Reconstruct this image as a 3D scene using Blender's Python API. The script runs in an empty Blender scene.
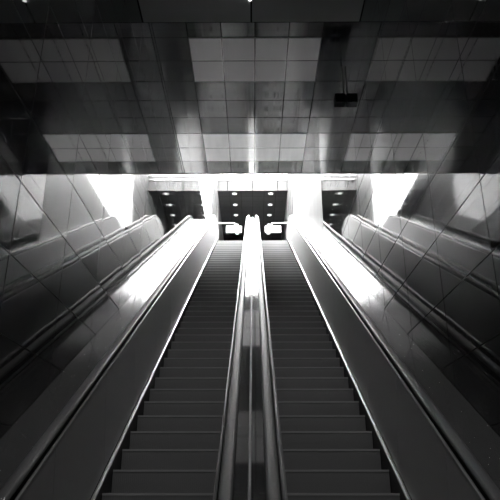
import bpy, bmesh, math, random
from mathutils import Vector
random.seed(4)
S = bpy.context.scene
C = S.collection
PI = math.pi
T30 = math.tan(math.radians(30))

# ------------------------------------------------------------------ key dimensions (metres)
EYE = 1.60
FILL_W = 74  # power of each added lamp over the lower landing
W = 1.95                 # half width of the shaft
Y0, Y1 = 3.03, 21.05     # where the incline meets lower / upper landing
ZTOP = (Y1 - Y0) * T30   # upper landing height
ZC = EYE + 8.24          # tiled ceiling
ZLOW = EYE + 7.72        # lower near ceiling
YSTEP = 8.38             # the near ceiling ends here
YEDGE = 14.87            # the tiled ceiling ends here, the light well begins
YWIN = 25.7              # the clerestory ends here
YBULK = 29.4             # bulkhead of the upper hall
ZHALL = EYE + 15.2       # upper hall ceiling
ZROOF = 17.75            # glazed roof of the light well
ZSILL = EYE + 10.2       # sill of the clerestory windows
CX = .07                 # the ceiling grid sits a little right of the middle
YBACK, YEND = -6.0, 42.0

# ------------------------------------------------------------------ materials
def new_mat(name):
    m = bpy.data.materials.new(name); m.use_nodes = True
    nt = m.node_tree; b = nt.nodes['Principled BSDF']
    return m, nt, b

def grey(v): return (v, v, v, 1)

def simple(name, base, rough, metal=0.0, ior=1.5, noise=0.0, scale=(8, 8, 8), bump=0.0):
    m, nt, b = new_mat(name)
    b.inputs['Base Color'].default_value = grey(base)
    b.inputs['Roughness'].default_value = rough
    b.inputs['Metallic'].default_value = metal
    b.inputs['IOR'].default_value = ior
    if noise or bump:
        tc = nt.nodes.new('ShaderNodeTexCoord'); mp = nt.nodes.new('ShaderNodeMapping')
        mp.inputs['Scale'].default_value = scale
        nz = nt.nodes.new('ShaderNodeTexNoise'); nz.inputs['Scale'].default_value = 1.0; nz.inputs['Detail'].default_value = 4
        nt.links.new(tc.outputs['Object'], mp.inputs['Vector']); nt.links.new(mp.outputs[0], nz.inputs['Vector'])
        if noise:
            mr = nt.nodes.new('ShaderNodeMapRange')
            mr.inputs['To Min'].default_value = max(0.0, rough - noise); mr.inputs['To Max'].default_value = rough + noise
            nt.links.new(nz.outputs[0], mr.inputs['Value']); nt.links.new(mr.outputs[0], b.inputs['Roughness'])
        if bump:
            bp = nt.nodes.new('ShaderNodeBump'); bp.inputs['Strength'].default_value = bump; bp.inputs['Distance'].default_value = 0.01
            nt.links.new(nz.outputs[0], bp.inputs['Height']); nt.links.new(bp.outputs[0], b.inputs['Normal'])
    return m

def tiled(name, axes, pitch, offset, base, rough, metal, ior, joint=0.009, joint_col=0.10, tilt=0.006, streak=(30, 30, .6),
          rough_var=0.04, bump=0.02, wave=(1.2, 1.2, .5), tone=0.0):
    """A surface of tiles: joints, a slight lean of every tile, and polishing streaks."""
    m, nt, b = new_mat(name); N = nt.nodes; L = nt.links
    def math_(op, a=None, bv=None, c=None):
        n = N.new('ShaderNodeMath'); n.operation = op
        for i, v in enumerate((a, bv, c)):
            if v is None: continue
            if isinstance(v, (int, float)): n.inputs[i].default_value = v
            else: L.new(v, n.inputs[i])
        return n.outputs[0]
    tc = N.new('ShaderNodeTexCoord'); sp = N.new('ShaderNodeSeparateXYZ'); L.new(tc.outputs['Object'], sp.inputs[0])
    ids, masks = [], []
    for ax, p, o in zip(axes, pitch, offset):
        q = math_('DIVIDE', math_('SUBTRACT', sp.outputs[ax], o), p)
        ids.append(math_('FLOOR', q))
        fr = math_('FRACT', q)
        d = math_('MINIMUM', fr, math_('SUBTRACT', 1.0, fr))
        masks.append(math_('LESS_THAN', d, joint * .5 / p))
    mask = math_('MAXIMUM', *masks)
    cb = N.new('ShaderNodeCombineXYZ'); L.new(ids[0], cb.inputs[0]); L.new(ids[1], cb.inputs[1])
    wn = N.new('ShaderNodeTexWhiteNoise'); wn.noise_dimensions = '3D'; L.new(cb.outputs[0], wn.inputs['Vector'])
    # streaks in the polish
    mp = N.new('ShaderNodeMapping'); mp.inputs['Scale'].default_value = streak; L.new(tc.outputs['Object'], mp.inputs['Vector'])
    nz = N.new('ShaderNodeTexNoise'); nz.inputs['Scale'].default_value = 1; nz.inputs['Detail'].default_value = 3; L.new(mp.outputs[0], nz.inputs['Vector'])
    mr = N.new('ShaderNodeMapRange'); mr.inputs['From Min'].default_value = .3; mr.inputs['From Max'].default_value = .7
    mr.inputs['To Min'].default_value = max(.0, rough - rough_var); mr.inputs['To Max'].default_value = rough + rough_var
    L.new(nz.outputs[0], mr.inputs['Value'])
    mixr = N.new('ShaderNodeMix'); L.new(mask, mixr.inputs[0]); L.new(mr.outputs[0], mixr.inputs[2]); mixr.inputs[3].default_value = .8
    L.new(mixr.outputs[0], b.inputs['Roughness'])
    # gentle waves
    mw = N.new('ShaderNodeMapping'); mw.inputs['Scale'].default_value = wave; L.new(tc.outputs['Object'], mw.inputs['Vector'])
    nw = N.new('ShaderNodeTexNoise'); nw.inputs['Scale'].default_value = 1; nw.inputs['Detail'].default_value = 1; L.new(mw.outputs[0], nw.inputs['Vector'])
    bp = N.new('ShaderNodeBump'); bp.inputs['Strength'].default_value = 1; bp.inputs['Distance'].default_value = bump; L.new(nw.outputs[0], bp.inputs['Height'])
    vs = N.new('ShaderNodeVectorMath'); vs.operation = 'SUBTRACT'; L.new(wn.outputs['Color'], vs.inputs[0]); vs.inputs[1].default_value = (.5, .5, .5)
    vm = N.new('ShaderNodeVectorMath'); vm.operation = 'SCALE'; L.new(vs.outputs[0], vm.inputs[0]); vm.inputs['Scale'].default_value = tilt
    va = N.new('ShaderNodeVectorMath'); va.operation = 'ADD'; L.new(vm.outputs[0], va.inputs[0]); L.new(bp.outputs[0], va.inputs[1])
    vn = N.new('ShaderNodeVectorMath'); vn.operation = 'NORMALIZE'; L.new(va.outputs[0], vn.inputs[0]); L.new(vn.outputs[0], b.inputs['Normal'])
    # colour
    tv = math_('MULTIPLY_ADD', math_('SUBTRACT', wn.outputs['Value'], .5), tone, base)
    col = N.new('ShaderNodeMix'); col.data_type = 'FLOAT'; L.new(mask, col.inputs[0]); L.new(tv, col.inputs[2]); col.inputs[3].default_value = joint_col
    cc = N.new('ShaderNodeCombineColor')
    for i in range(3): L.new(col.outputs[0], cc.inputs[i])
    L.new(cc.outputs[0], b.inputs['Base Color'])
    mt = math_('MULTIPLY', math_('SUBTRACT', 1.0, mask), metal); L.new(mt, b.inputs['Metallic'])
    sl = math_('MULTIPLY', math_('SUBTRACT', 1.0, mask), .5); L.new(sl, b.inputs['Specular IOR Level'])
    b.inputs['IOR'].default_value = ior
    return m

M = {}
M['stone'] = tiled('polished_dark_stone', (1, 2), (1.3, .65), (4.45, ZC), .022, .035, 0, 2.0, joint=.013, joint_col=.035,
                   tilt=.004, streak=(26, 26, .5), rough_var=.035, bump=.0012)
M['ceil'] = tiled('dark_metal_ceiling_tile', (0, 1), (.665, .69), (CX, YEDGE), .12, .14, 1.0, 1.5, joint=.016, joint_col=.01,
                  tilt=.012, streak=(22, .6, 22), rough_var=.07, bump=.008, tone=.06)
M['ceil_near'] = tiled('dark_ceiling_slab', (0, 1), (1.95, 3.2), (0, YSTEP), .45, .35, 0, 1.5, joint=.03, joint_col=.01, tilt=.004, tone=.02)
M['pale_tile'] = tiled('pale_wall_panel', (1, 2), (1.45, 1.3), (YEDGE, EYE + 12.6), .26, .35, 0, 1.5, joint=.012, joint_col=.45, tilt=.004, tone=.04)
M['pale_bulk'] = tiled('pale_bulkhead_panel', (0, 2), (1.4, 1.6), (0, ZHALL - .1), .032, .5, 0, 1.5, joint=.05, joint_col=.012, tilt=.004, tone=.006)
M['pier'] = tiled('grey_pier_panel', (1, 2), (1.8, 1.3), (YWIN, EYE + 12.6), .10, .4, 0, 1.5, joint=.05, joint_col=.03, tilt=.004, tone=.02)
M['hall_ceil'] = tiled('dark_hall_ceiling', (0, 1), (.65, .7), (0, YBULK), .035, .6, 0, 1.4, joint=.012, joint_col=.015, tilt=.004, tone=.01)
M['floor'] = tiled('grey_stone_floor', (0, 1), (.65, .65), (0, 0), .25, .3, 0, 1.5, joint=.006, joint_col=.04, tone=.03)
M['plain'] = simple('dark_plaster', .10, .7)
M['steel'] = simple('polished_steel', .52, .10, 1, noise=.05, scale=(18, 1.2, 1.2), bump=.03)
M['deck'] = simple('brushed_steel_deck', .5, .12, .7)
M['mid_deck'] = simple('polished_steel_deck', .45, .05, .85)
M['panel'] = simple('dark_brushed_panel', .5, .36, .4, noise=.06, scale=(1.5, 3, 30))
M['skirt'] = simple('black_skirt', .03, .4)
M['trim'] = simple('bright_aluminium_trim', .7, .4, .6)
M['inner_trim'] = simple('dull_anodised_edge', .45, .5, .3)
M['top_trim'] = simple('matte_anodised_edge', .62, .3, .8)
M['rubber'] = simple('grey_handrail', .24, .45, .1)
M['tread'] = simple('dark_step_metal', .44, .5, .2, noise=.08, scale=(40, 4, 4))
M['nose'] = simple('step_nose_highlight', .8, .4, .1)  # polished nose, its pale colour also standing in for light caught on the edge
M['frame'] = simple('white_window_frame', .7, .4)
M['darkbox'] = simple('black_casing', .012, .5)
M['white'] = simple('white_enamel', .8, .4)
M['pframe'] = simple('grey_panel_frame', .22, .3, 1)

def emissive(name, base, e):
    m, nt, b = new_mat(name)
    b.inputs['Base Color'].default_value = grey(base); b.inputs['Roughness'].default_value = .3
    b.inputs['Emission Color'].default_value = (1, 1, 1, 1); b.inputs['Emission Strength'].default_value = e
    return m
M['lamp'] = emissive('lamp_lens', .8, 2.5)
M['sign'] = emissive('backlit_sign_face', .85, 1.2)

def diffuser_mat(name, e):
    m, nt, b = new_mat(name)
    b.inputs['Base Color'].default_value = grey(.8); b.inputs['Roughness'].default_value = .16; b.inputs['IOR'].default_value = 1.9
    tc = nt.nodes.new('ShaderNodeTexCoord'); mp = nt.nodes.new('ShaderNodeMapping'); mp.inputs['Scale'].default_value = (5, .8, 1)
    nz = nt.nodes.new('ShaderNodeTexNoise'); nz.inputs['Scale'].default_value = 1; nz.inputs['Detail'].default_value = 2
    mr = nt.nodes.new('ShaderNodeMapRange'); mr.inputs['From Min'].default_value = .3; mr.inputs['From Max'].default_value = .7
    mr.inputs['To Min'].default_value = e * .75; mr.inputs['To Max'].default_value = e * 1.25
    nt.links.new(tc.outputs['Object'], mp.inputs['Vector']); nt.links.new(mp.outputs[0], nz.inputs['Vector'])
    nt.links.new(nz.outputs[0], mr.inputs['Value']); nt.links.new(mr.outputs[0], b.inputs['Emission Strength'])
    b.inputs['Emission Color'].default_value = (1, 1, 1, 1)
    return m
M['diff'] = diffuser_mat('frosted_glass_diffuser', .05)
M['diff_glow'] = diffuser_mat('daylight_glow_diffuser', .22)  # same panes with a stronger glow, standing in for daylight reaching them

def glass_mat():
    m = bpy.data.materials.new('clear_window_glass'); m.use_nodes = True
    nt = m.node_tree; nt.nodes.clear()
    o = nt.nodes.new('ShaderNodeOutputMaterial'); t = nt.nodes.new('ShaderNodeBsdfTransparent'); g = nt.nodes.new('ShaderNodeBsdfGlossy')
    t.inputs[0].default_value = (.95, .95, .95, 1); g.inputs['Roughness'].default_value = .0
    mx = nt.nodes.new('ShaderNodeMixShader'); mx.inputs[0].default_value = .05
    nt.links.new(t.outputs[0], mx.inputs[1]); nt.links.new(g.outputs[0], mx.inputs[2])
    nt.links.new(mx.outputs[0], o.inputs[0])
    return m
M['glass'] = glass_mat()
def frosted_mat():
    m = bpy.data.materials.new('frosted_window_glass'); m.use_nodes = True
    nt = m.node_tree; nt.nodes.clear()
    o = nt.nodes.new('ShaderNodeOutputMaterial'); t = nt.nodes.new('ShaderNodeBsdfTranslucent'); d = nt.nodes.new('ShaderNodeBsdfDiffuse')
    t.inputs[0].default_value = (.8, .8, .8, 1); d.inputs[0].default_value = (.6, .6, .6, 1)
    mx = nt.nodes.new('ShaderNodeMixShader'); mx.inputs[0].default_value = .45
    nt.links.new(t.outputs[0], mx.inputs[1]); nt.links.new(d.outputs[0], mx.inputs[2]); nt.links.new(mx.outputs[0], o.inputs[0])
    return m
M['frosted'] = frosted_mat()

# ------------------------------------------------------------------ helpers
def obj(name, bm, mats, parent=None, smooth=False):
    me = bpy.data.meshes.new(name)
    bmesh.ops.recalc_face_normals(bm, faces=bm.faces[:])
    if smooth:
        for f in bm.faces: f.smooth = True
    bm.to_mesh(me); bm.free()
    for m in (mats if isinstance(mats, (list, tuple)) else [mats]): me.materials.append(m)
    o = bpy.data.objects.new(name, me); C.objects.link(o)
    if parent is not None:
        o.parent = parent
        o.matrix_parent_inverse.identity()
        o.location = -Vector(parent.location) if parent.parent is None else (0, 0, 0)   # meshes are laid out in world coordinates
    return o

def thing(name, label, cat, loc, group=None):
    o = bpy.data.objects.new(name, None); C.objects.link(o)
    o.location = loc; o.empty_display_size = .2
    o['label'] = label; o['category'] = cat
    if group: o['group'] = group
    return o

def struct(name, bm, m):
    o = obj(name, bm, m); o['kind'] = 'structure'; return o

def box(bm, x0, x1, y0, y1, z0, z1, bevel=0, mi=0):
    vs = [bm.verts.new((x, y, z)) for x in (x0, x1) for y in (y0, y1) for z in (z0, z1)]
    fs = [bm.faces.new([vs[i] for i in q]) for q in ((0, 1, 3, 2), (4, 6, 7, 5), (0, 4, 5, 1), (2, 3, 7, 6), (0, 2, 6, 4), (1, 5, 7, 3))]
    for f in fs: f.material_index = mi
    if bevel:
        es = list({e for f in fs for e in f.edges})
        bmesh.ops.bevel(bm, geom=es, offset=bevel, segments=2, affect='EDGES', profile=.5)

def BX(*a, **k):
    bm = bmesh.new(); box(bm, *a, **k); return bm

def disc(bm, x, y, z0, z1, r0, r1, n=20):
    """Turned solid between two heights, axis vertical."""
    a = [bm.verts.new((x + r0 * math.cos(2 * PI * i / n), y + r0 * math.sin(2 * PI * i / n), z0)) for i in range(n)]
    b = [bm.verts.new((x + r1 * math.cos(2 * PI * i / n), y + r1 * math.sin(2 * PI * i / n), z1)) for i in range(n)]
    for i in range(n): bm.faces.new((a[i], a[(i + 1) % n], b[(i + 1) % n], b[i]))
    bm.faces.new(a); bm.faces.new(b)

# nosing line with rounded transitions
TL = .75
def z_at(y):
    R = TL / math.tan(math.radians(15))
    if y <= Y0 - TL: return 0.0
    ye = Y0 + TL * math.cos(math.radians(30))
    if y < ye: return R - math.sqrt(max(0, R * R - (y - (Y0 - TL)) ** 2))
    if y >= Y1 + TL: return ZTOP
    ys = Y1 - TL * math.cos(math.radians(30))
    if y > ys: return ZTOP - R + math.sqrt(max(0, R * R - (Y1 + TL - y) ** 2))
    return (y - Y0) * T30

def y_samples(ya, yb):
    ys = [ya]
    for a, b in ((Y0 - TL, Y0 + TL), (Y1 - TL, Y1 + TL)):
        for i in range(9):
            y = a + (b - a) * i / 8
            if ya < y < yb: ys.append(y)
    ys.append(yb)
    return sorted(set(round(v, 4) for v in ys))

def sweep(prof, ya, yb, bm=None):
    """A closed profile of (x, height above the nosing line) run along the escalator from ya to yb."""
    bm = bm or bmesh.new()
    rings = [[bm.verts.new((x, y, z_at(y) + h)) for x, h in prof] for y in y_samples(ya, yb)]
    n = len(prof)
    for a, b in zip(rings, rings[1:]):
        for i in range(n): bm.faces.new((a[i], a[(i + 1) % n], b[(i + 1) % n], b[i]))
    bm.faces.new(rings[0]); bm.faces.new(rings[-1])
    return bm

def run(prof, path, x0):
    """A closed profile (u sideways, v along the normal) run along a path of (y, z) points."""
    bm = bmesh.new(); rings = []
    for i, (y, z) in enumerate(path):
        a = path[max(0, i - 1)]; b = path[min(len(path) - 1, i + 1)]
        ty, tz = b[0] - a[0], b[1] - a[1]; l = math.hypot(ty, tz); ny, nz = -tz / l, ty / l
        rings.append([bm.verts.new((x0 + u, y + v * ny, z + v * nz)) for u, v in prof])
    n = len(prof)
    for a, b in zip(rings, rings[1:]):
        for i in range(n): bm.faces.new((a[i], a[(i + 1) % n], b[(i + 1) % n], b[i]))
    bm.faces.new(rings[0]); bm.faces.new(rings[-1])
    return bm

# ------------------------------------------------------------------ the setting
# side walls of polished stone, with the clerestory above the sill in the light well
bm = BX(-W - .25, -W, YBACK, YEDGE, -.2, ZC + .3); box(bm, -W - .25, -W, YEDGE, YBULK, -.2, ZSILL)
struct('wall_left', bm, M['stone'])
struct('wall_right', BX(W, W + .25, YBACK, YEDGE, -.2, ZC + .3), M['stone'])
struct('wall_right_upper', BX(W, W + .25, YEDGE, YBULK, -.2, ZSILL), M['pale_tile'])
struct('wall_left_hall', BX(-W - .25, -W, YBULK, YEND, ZTOP - .3, ZHALL), M['pale_tile'])
struct('wall_left_pier', BX(-W - .25, -W, YWIN, YBULK, ZSILL, ZROOF), M['pier'])
struct('wall_right_pier', BX(W, W + .25, YWIN, YBULK, ZSILL, ZROOF), M['pier'])
struct('wall_right_hall', BX(W, W + .25, YBULK, YEND, ZTOP - .3, ZHALL), M['pale_tile'])
struct('wall_back', BX(-W - .25, W + .25, YBACK - .25, YBACK, -.2, ZLOW), M['plain'])
struct('wall_end', BX(-W - .25, W + .25, YEND, YEND + .25, ZTOP - .3, ZHALL + .2), M['plain'])
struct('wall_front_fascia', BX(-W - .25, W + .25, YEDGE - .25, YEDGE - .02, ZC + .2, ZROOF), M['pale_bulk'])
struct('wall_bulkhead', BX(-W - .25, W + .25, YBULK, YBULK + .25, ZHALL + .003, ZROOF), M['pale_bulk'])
struct('floor', BX(-W, W, YBACK, YBULK, -.2, 0), M['floor'])
struct('wall_under_hall', BX(-W - .25, W + .25, YBULK, YBULK + .25, -.2, ZTOP - .3), M['plain'])
struct('floor_upper', BX(-W, W, Y1 + 1.15, YEND, ZTOP - .3, ZTOP), M['floor'])
struct('ceiling', BX(-W, W, YSTEP, YEDGE, ZC, ZC + .2), M['ceil'])
struct('ceiling_near', BX(-W, W, YBACK, YSTEP, ZLOW, ZC + .2), M['ceil_near'])
struct('ceiling_hall', BX(-W, W, YBULK + .005, YEND, ZHALL, ZHALL + .2), M['hall_ceil'])
struct('trim_1', BX(-W, W, YEDGE, YEDGE + .04, ZC - .012, ZC + .2, bevel=.004), M['pframe'])
struct('trim_2', BX(-W, W, YBULK - .05, YBULK, ZROOF - .32, ZROOF - .22), M['pframe'])

def window(name, verts_of, u0, u1, v0, v1, nu, nv, pane, t=.05):
    """Glazing grid; verts_of maps (u, v, d) to world."""
    def bx(bm, ua, ub, va, vb, da, db):
        b0 = [bm.verts.new(verts_of(u, v, d)) for u in (ua, ub) for v in (va, vb) for d in (da, db)]
        for q in ((0, 1, 3, 2), (4, 6, 7, 5), (0, 4, 5, 1), (2, 3, 7, 6), (0, 2, 6, 4), (1, 5, 7, 3)): bm.faces.new([b0[i] for i in q])
    e = bpy.data.objects.new(name, None); C.objects.link(e); e['kind'] = 'structure'
    bm = bmesh.new()
    for i in range(nu + 1):
        u = u0 + (u1 - u0) * i / nu; bx(bm, u - t / 2, u + t / 2, v0, v1, .02, .06)
    for j in range(nv + 1):
        v = v0 + (v1 - v0) * j / nv; bx(bm, u0, u1, v - t / 2, v + t / 2, .022, .058)
    o = obj('window_frame', bm, M['frame'], e)
    bm = bmesh.new(); bx(bm, u0, u1, v0, v1, .036, .044)
    obj('window_pane', bm, pane, e)
window('window_1', lambda u, v, d: (-W - d, u, v), YEDGE, YWIN, ZSILL, ZROOF - .05, 3, 3, M['frosted'])
window('window_2', lambda u, v, d: (W + d, u, v), YEDGE, YWIN, ZSILL, ZROOF - .05, 3, 3, M['frosted'])
window('window_3', lambda u, v, d: (v, u, ZROOF + d), YEDGE, YBULK, -W, W, 5, 3, M['glass'])

# ------------------------------------------------------------------ escalators
SD = .354                                  # going of a step
def step_mesh():
    """A step whose nose is at the origin: ribbed tread behind, bowed ribbed riser below."""
    bm = bmesh.new(); rise = SD * T30
    hw = .497; nteeth = 52; p = 2 * hw / nteeth
    # profile of the riser (y forward, z) from nose down, gently bowed
    prof = [(0, -.016), (-.003, -.06), (-.004, -.11), (-.003, -.16), (0, -rise - .03)]
    cols = []
    for i in range(nteeth):
        x0 = -hw + i * p
        for x, d in ((x0, 0), (x0 + p * .5, 0), (x0 + p * .5, .005), (x0 + p, .005)):
            cols.append([bm.verts.new((x, y + d, z)) for y, z in prof])
    for a, b in zip(cols, cols[1:]):
        for k in range(len(prof) - 1): bm.faces.new((a[k], b[k], b[k + 1], a[k + 1]))
    # tread
    for i in range(nteeth):
        x0 = -hw + i * p
        box(bm, x0, x0 + p * .5, .004, SD + .03, -.016, 0)
    box(bm, -hw, hw, .006, SD + .03, -.03, -.010)
    # nose strip
    box(bm, -hw, hw, -.004, .010, -.017, .001, mi=1)
    # closed sides and back
    box(bm, -hw, -hw + .01, .04, SD + .02, -rise - .03, -.02); box(bm, hw - .01, hw, .04, SD + .02, -rise - .03, -.02)
    me = bpy.data.meshes.new('step'); bmesh.ops.recalc_face_normals(bm, faces=bm.faces[:]); bm.to_mesh(me); bm.free()
    me.materials.append(M['tread']); me.materials.append(M['nose'])
    return me
STEP = step_mesh()

YA, YB = 1.75, 22.35                       # where balustrades end in their rounded newels
HR = 1.035                                 # handrail height above the nosing line
def handrail_path():
    r = .40; pts = []
    cz0 = HR - r
    for i in range(13):                    # lower newel, from below round to the top
        a = -PI / 2 - PI * i / 12
        pts.append((YA + r * math.cos(a), cz0 + r * math.sin(a)))
    pts.insert(0, (YA + .5, cz0 - r))
    for y in y_samples(YA + .1, YB - .1): pts.append((y, z_at(y) + HR))
    for i in range(13):
        a = PI / 2 - PI * i / 12
        pts.append((YB + r * math.cos(a), ZTOP + cz0 + r * math.sin(a)))
    pts.append((YB - .5, ZTOP + cz0 - r))
    return pts
HP = handrail_path()
HPROF = [(-.042, -.012), (-.044, .004), (-.038, .018), (-.022, .025), (.022, .025), (.038, .018), (.044, .004), (.042, -.012), (.03, -.02), (-.03, -.02)]

def newel(x0, x1, yc, zc, side):
    """Half round end of the balustrade."""
    r = .37; bm = bmesh.new(); n = 14; a = []; b = []
    pts = [(yc + side * r * math.cos(-PI / 2 + PI * i / n), zc + r * math.sin(-PI / 2 + PI * i / n)) for i in range(n + 1)]
    for y, z in pts:
        a.append(bm.verts.new((x0, y, z))); b.append(bm.verts.new((x1, y, z)))
    for i in range(n): bm.faces.new((a[i], a[i + 1], b[i + 1], b[i]))
    bm.faces.new((a[0], a[-1], b[-1], b[0])); bm.faces.new(a); bm.faces.new(b)
    return bm

def escalator(s, label):
    """s = -1 left, +1 right; x is written for the right one and mirrored by s."""
    t = thing('escalator', label, 'escalator', (s * .82, Y0, 0), 'pair of escalators')
    P = lambda pr: [(s * x, h) for x, h in pr]
    n = 0; y = Y0 - .55
    while y < Y1 + .55:
        o = bpy.data.objects.new('step', STEP); C.objects.link(o); o.parent = t
        o.location = (0, y - Y0, z_at(y)); y += SD
    for inner in (False, True):
        # g: lateral position measured away from the step edge
        e = .32 if inner else 1.32; k = -1 if inner else 1
        g = lambda d: e + k * d
        top = .11                            # how far the panel top leans away from the step
        obj('skirt_panel', sweep(P([(g(.003), -.32), (g(.003), .075), (g(.02), .075), (g(.02), -.32)]), YA, YB), M['skirt'], t)
        obj('skirt_trim', sweep(P([(g(.003), .076), (g(.006), .090), (g(.020), .100), (g(.034), .098), (g(.034), .076)]), YA, YB), M['inner_trim'] if inner else M['trim'], t)
        # side panels with narrow butt joints
        ys = [YA] + [Y0 + .2 + 1.3 * i for i in range(14)] + [YB]
        for a, b in zip(ys, ys[1:]):
            obj('side_panel', sweep(P([(g(.040), .10), (g(top - .012), .985), (g(top), .985), (g(.060), .10)]), a + .003, b - .003), M['panel'], t)
        obj('top_trim', sweep(P([(g(top - .016), .986), (g(top - .014), 1.000), (g(top), 1.004), (g(top + .008), 1.0), (g(top + .008), .975), (g(top), .98)]), YA, YB), M['top_trim'], t)
        xr = s * g(top + .064)
        obj('handrail', run(HPROF, HP, xr), M['rubber'], t, smooth=True)
        xa, xb = s * g(top + .03), s * g(top + .098)
        obj('handrail_guide', sweep([(xa, .90), (xa, HR - .022), (xb, HR - .022), (xb, .90)], YA, YB), M['skirt'], t)
        obj('newel', newel(xa, xb, YA, HR - .40, -1), M['panel'], t)
        obj('newel', newel(xa, xb, YB, ZTOP + HR - .40, 1), M['panel'], t)
        if inner:
            obj('inner_deck', sweep(P([(g(top + .1), .975), (.012, .975), (.012, .93), (g(top + .1), .93)]), YA, YB), M['mid_deck'], t)
            obj('inner_apron', sweep(P([(.03, -.32), (.03, .929), (.012, .929), (.012, -.32)]), YA, YB), M['panel'], t)
        else:
            obj('outer_deck', sweep(P([(g(top + .1), .93), (g(top + .14), .915), (W - .004, .90), (W - .004, .84), (g(top + .1), .84)]), YA, YB), M['deck'], t)
            obj('deck_trim', sweep(P([(g(top + .099), .84), (g(top + .099), .955), (g(top + .111), .955), (g(top + .111), .84)]), YA, YB), M['trim'], t)
    # landing plates with combs
    for ya, yb, z in ((Y0 - 1.9, Y0 - .56, 0), (Y1 + .62, Y1 + 1.9, ZTOP)):
        bm = bmesh.new(); box(bm, s * .33, s * 1.31, ya, yb, z + .001, z + .012)
        lp = obj('landing_plate', bm, M['steel'], t)
        bm = bmesh.new(); yc = yb if z == 0 else ya
        d = .05 if z == 0 else -.05
        for i in range(40):
            x = s * (.33 + .98 * (i + .5) / 40)
            box(bm, x - .006, x + .006, min(yc, yc + d), max(yc, yc + d), z + .002, z + .010)
        cb = obj('comb', bm, M['trim'], t)
    return t
LEFT = escalator(-1, 'left escalator, grooved dark steps rising beside the left stone wall')
escalator(1, 'right escalator, grooved dark steps rising beside the right stone wall')
obj('cover_strip', sweep([(-.011, .93), (-.011, .985), (-.006, .991), (.006, .991), (.011, .985), (.011, .93)], YA, YB), M['inner_trim'], LEFT)

# ------------------------------------------------------------------ ceiling light panels
def light_panel(y0, y1, dm, label):
    x0, x1 = CX - 1.33, CX + 1.33; z = ZC
    t = thing('ceiling_light_panel', label, 'ceiling light', (CX, (y0 + y1) / 2, z), 'square-grid light panels in the tiled ceiling')
    bm = bmesh.new(); f = .018
    box(bm, x0, x1, y0, y0 + f, z - .014, z - .0005); box(bm, x0, x1, y1 - f, y1, z - .014, z - .0005)
    box(bm, x0, x0 + f, y0 + f, y1 - f, z - .014, z - .0005); box(bm, x1 - f, x1, y0 + f, y1 - f, z - .014, z - .0005)
    ym = (y0 + y1) / 2
    box(bm, x0 + f, x1 - f, ym - .011, ym + .011, z - .013, z - .0005)
    for x in (CX - .665, CX, CX + .665): box(bm, x - .006, x + .006, y0 + f, y1 - f, z - .0125, z - .0005)
    obj('frame', bm, M['pframe'], t)
    for i in range(4):
        for j in range(2):
            xa = x0 + .665 * i; ya = y0 + (ym - y0) * j
            obj('diffuser', BX(xa + .012, xa + .653, ya + .014, ya + (ym - y0) - .014, z - .009, z - .001), dm, t)
P1 = YEDGE - .69 * 3; P2 = YEDGE - .69
light_panel(P1, P2, M['diff_glow'], 'eight-pane frosted light panel with added glow in the ceiling nearest the daylight opening')
Q1 = YEDGE - .69 * 8; Q2 = YEDGE - .69 * 6
light_panel(Q1, Q2, M['diff'], 'dim grey eight-pane frosted light panel in the ceiling closest overhead')

# ------------------------------------------------------------------ downlights in the hall ceiling
ordn = ['first', 'second', 'third', 'fourth', 'fifth']
for s, side in ((-1, 'left'), (1, 'right')):
    for i in range(5):
        y = YBULK + .36 + 1.42 * i; x = s * 1.02
        where = ['nearest', 'second nearest', 'middle', 'fourth nearest', 'farthest'][i]
        t = thing('downlight', f'round white downlight in dark hall ceiling, {where} of the {side} row', 'downlight', (x, y, ZHALL), 'downlights in the dark hall ceiling')
        bm = bmesh.new(); disc(bm, x, y, ZHALL - .02, ZHALL - .001, .13, .15); obj('rim', bm, M['white'], t)
        bm = bmesh.new(); disc(bm, x, y, ZHALL - .026, ZHALL - .0205, .105, .115); obj('lens', bm, M['lamp'], t)
LAMPS = [7.81, 5.2, 2.6, 0.0, -2.6, -4.8]  # only the front one is seen; the rest are added to light the steps
for i, y in enumerate(LAMPS):
    lab = ('small round white lamp on the dark ceiling at the top edge' if i == 0 else
           f'added unseen lamp on the low dark ceiling, {["", "first", "second", "third", "fourth", "fifth"][i]} behind the front one')
    t = thing('ceiling_lamp', lab, 'lamp', (-.02, y, ZLOW), 'lamps of the lower landing')
    bm = bmesh.new(); disc(bm, -.02, y, ZLOW - .03, ZLOW - .001, .04, .05); obj('rim', bm, M['white'], t)
    bm = bmesh.new(); disc(bm, -.02, y, ZLOW - .036, ZLOW - .0305, .028, .034); obj('lens', bm, M['lamp'], t)
    if i == 0: continue                   # the one in view is a dim one
    ld = bpy.data.lights.new('added_fill_light', 'SPOT'); ld.energy = FILL_W; ld.spot_size = math.radians(150); ld.spot_blend = .8; ld.shadow_soft_size = .05
    lo = bpy.data.objects.new('added_fill_light', ld); C.objects.link(lo); lo.location = (-.02, y, ZLOW - .05)

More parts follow.
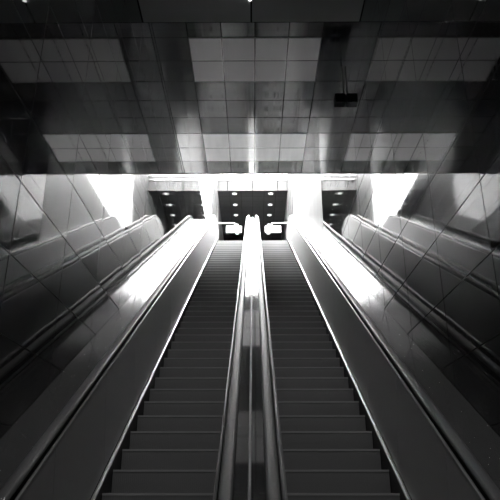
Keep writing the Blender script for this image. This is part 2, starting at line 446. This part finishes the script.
# ------------------------------------------------------------------ hanging signs in front of the hall
def sign(x0, x1, xb, s, label):
    y = 26.0; z0, z1 = EYE + 11.22, EYE + 11.53
    t = thing('hanging_sign', label, 'sign', ((x0 + x1) / 2, y, z0), 'white signs hung over the upper landing')
    obj('casing', BX(x0 - .015, x1 + .015, y + .002, y + .10, z0 - .015, z1 + .015, bevel=.01), M['white'], t)
    obj('face', BX(x0, x1, y - .004, y + .0015, z0, z1), M['sign'], t)
    bm = bmesh.new()
    box(bm, min(xb, s * W), max(xb, s * W), y + .03, y + .075, z1 + .16, z1 + .205)
    box(bm, xb - .022, xb + .022, y + .03, y + .075, z1 + .01, z1 + .205)
    obj('bracket', bm, M['frame'], t)
sign(-1.26, -.54, -.86, -1, 'blank white sign hanging from a bracket on the left above the landing')
sign(.60, 1.35, .93, 1, 'blank white sign hanging from a bracket on the right above the landing')

# dark box by the right wall
t = thing('mounted_box', 'small black box on an arm high on the right wall under the ceiling', 'box', (W - .11, 10.25, EYE + 7.28))
obj('casing', BX(W - .23, W - .012, 10.15, 10.35, EYE + 7.28, EYE + 7.50, bevel=.012), M['darkbox'], t)
bm = bmesh.new(); box(bm, W - .05, W - .02, 10.23, 10.27, EYE + 7.49, ZC - .002); box(bm, W - .013, W - .001, 10.2, 10.3, EYE + 7.32, EYE + 7.46)
obj('bracket', bm, M['darkbox'], t)

# ------------------------------------------------------------------ light
w = bpy.data.worlds.new('overcast_sky'); S.world = w; w.use_nodes = True
bg = w.node_tree.nodes['Background']
bg.inputs[0].default_value = (1, 1, 1, 1); bg.inputs[1].default_value = 45.0

# ------------------------------------------------------------------ camera
cam = bpy.data.cameras.new('camera'); co = bpy.data.objects.new('camera', cam); C.objects.link(co)
F = 591.0
cam.sensor_width = 36; cam.lens = 36 * F / 500; cam.clip_end = 200
co.location = (.027, 0, EYE)
co.rotation_euler = (math.radians(90 + 21.6), 0, math.atan(3.5 / F))
S.camera = co

S.view_settings.view_transform = 'Standard'; S.view_settings.look = 'None'
S.view_settings.exposure = 0; S.view_settings.gamma = 1; S.view_settings.use_curve_mapping = False
S.cycles.max_bounces = 14; S.cycles.glossy_bounces = 8; S.cycles.diffuse_bounces = 5; S.cycles.transparent_max_bounces = 12
S.cycles.use_denoising = True
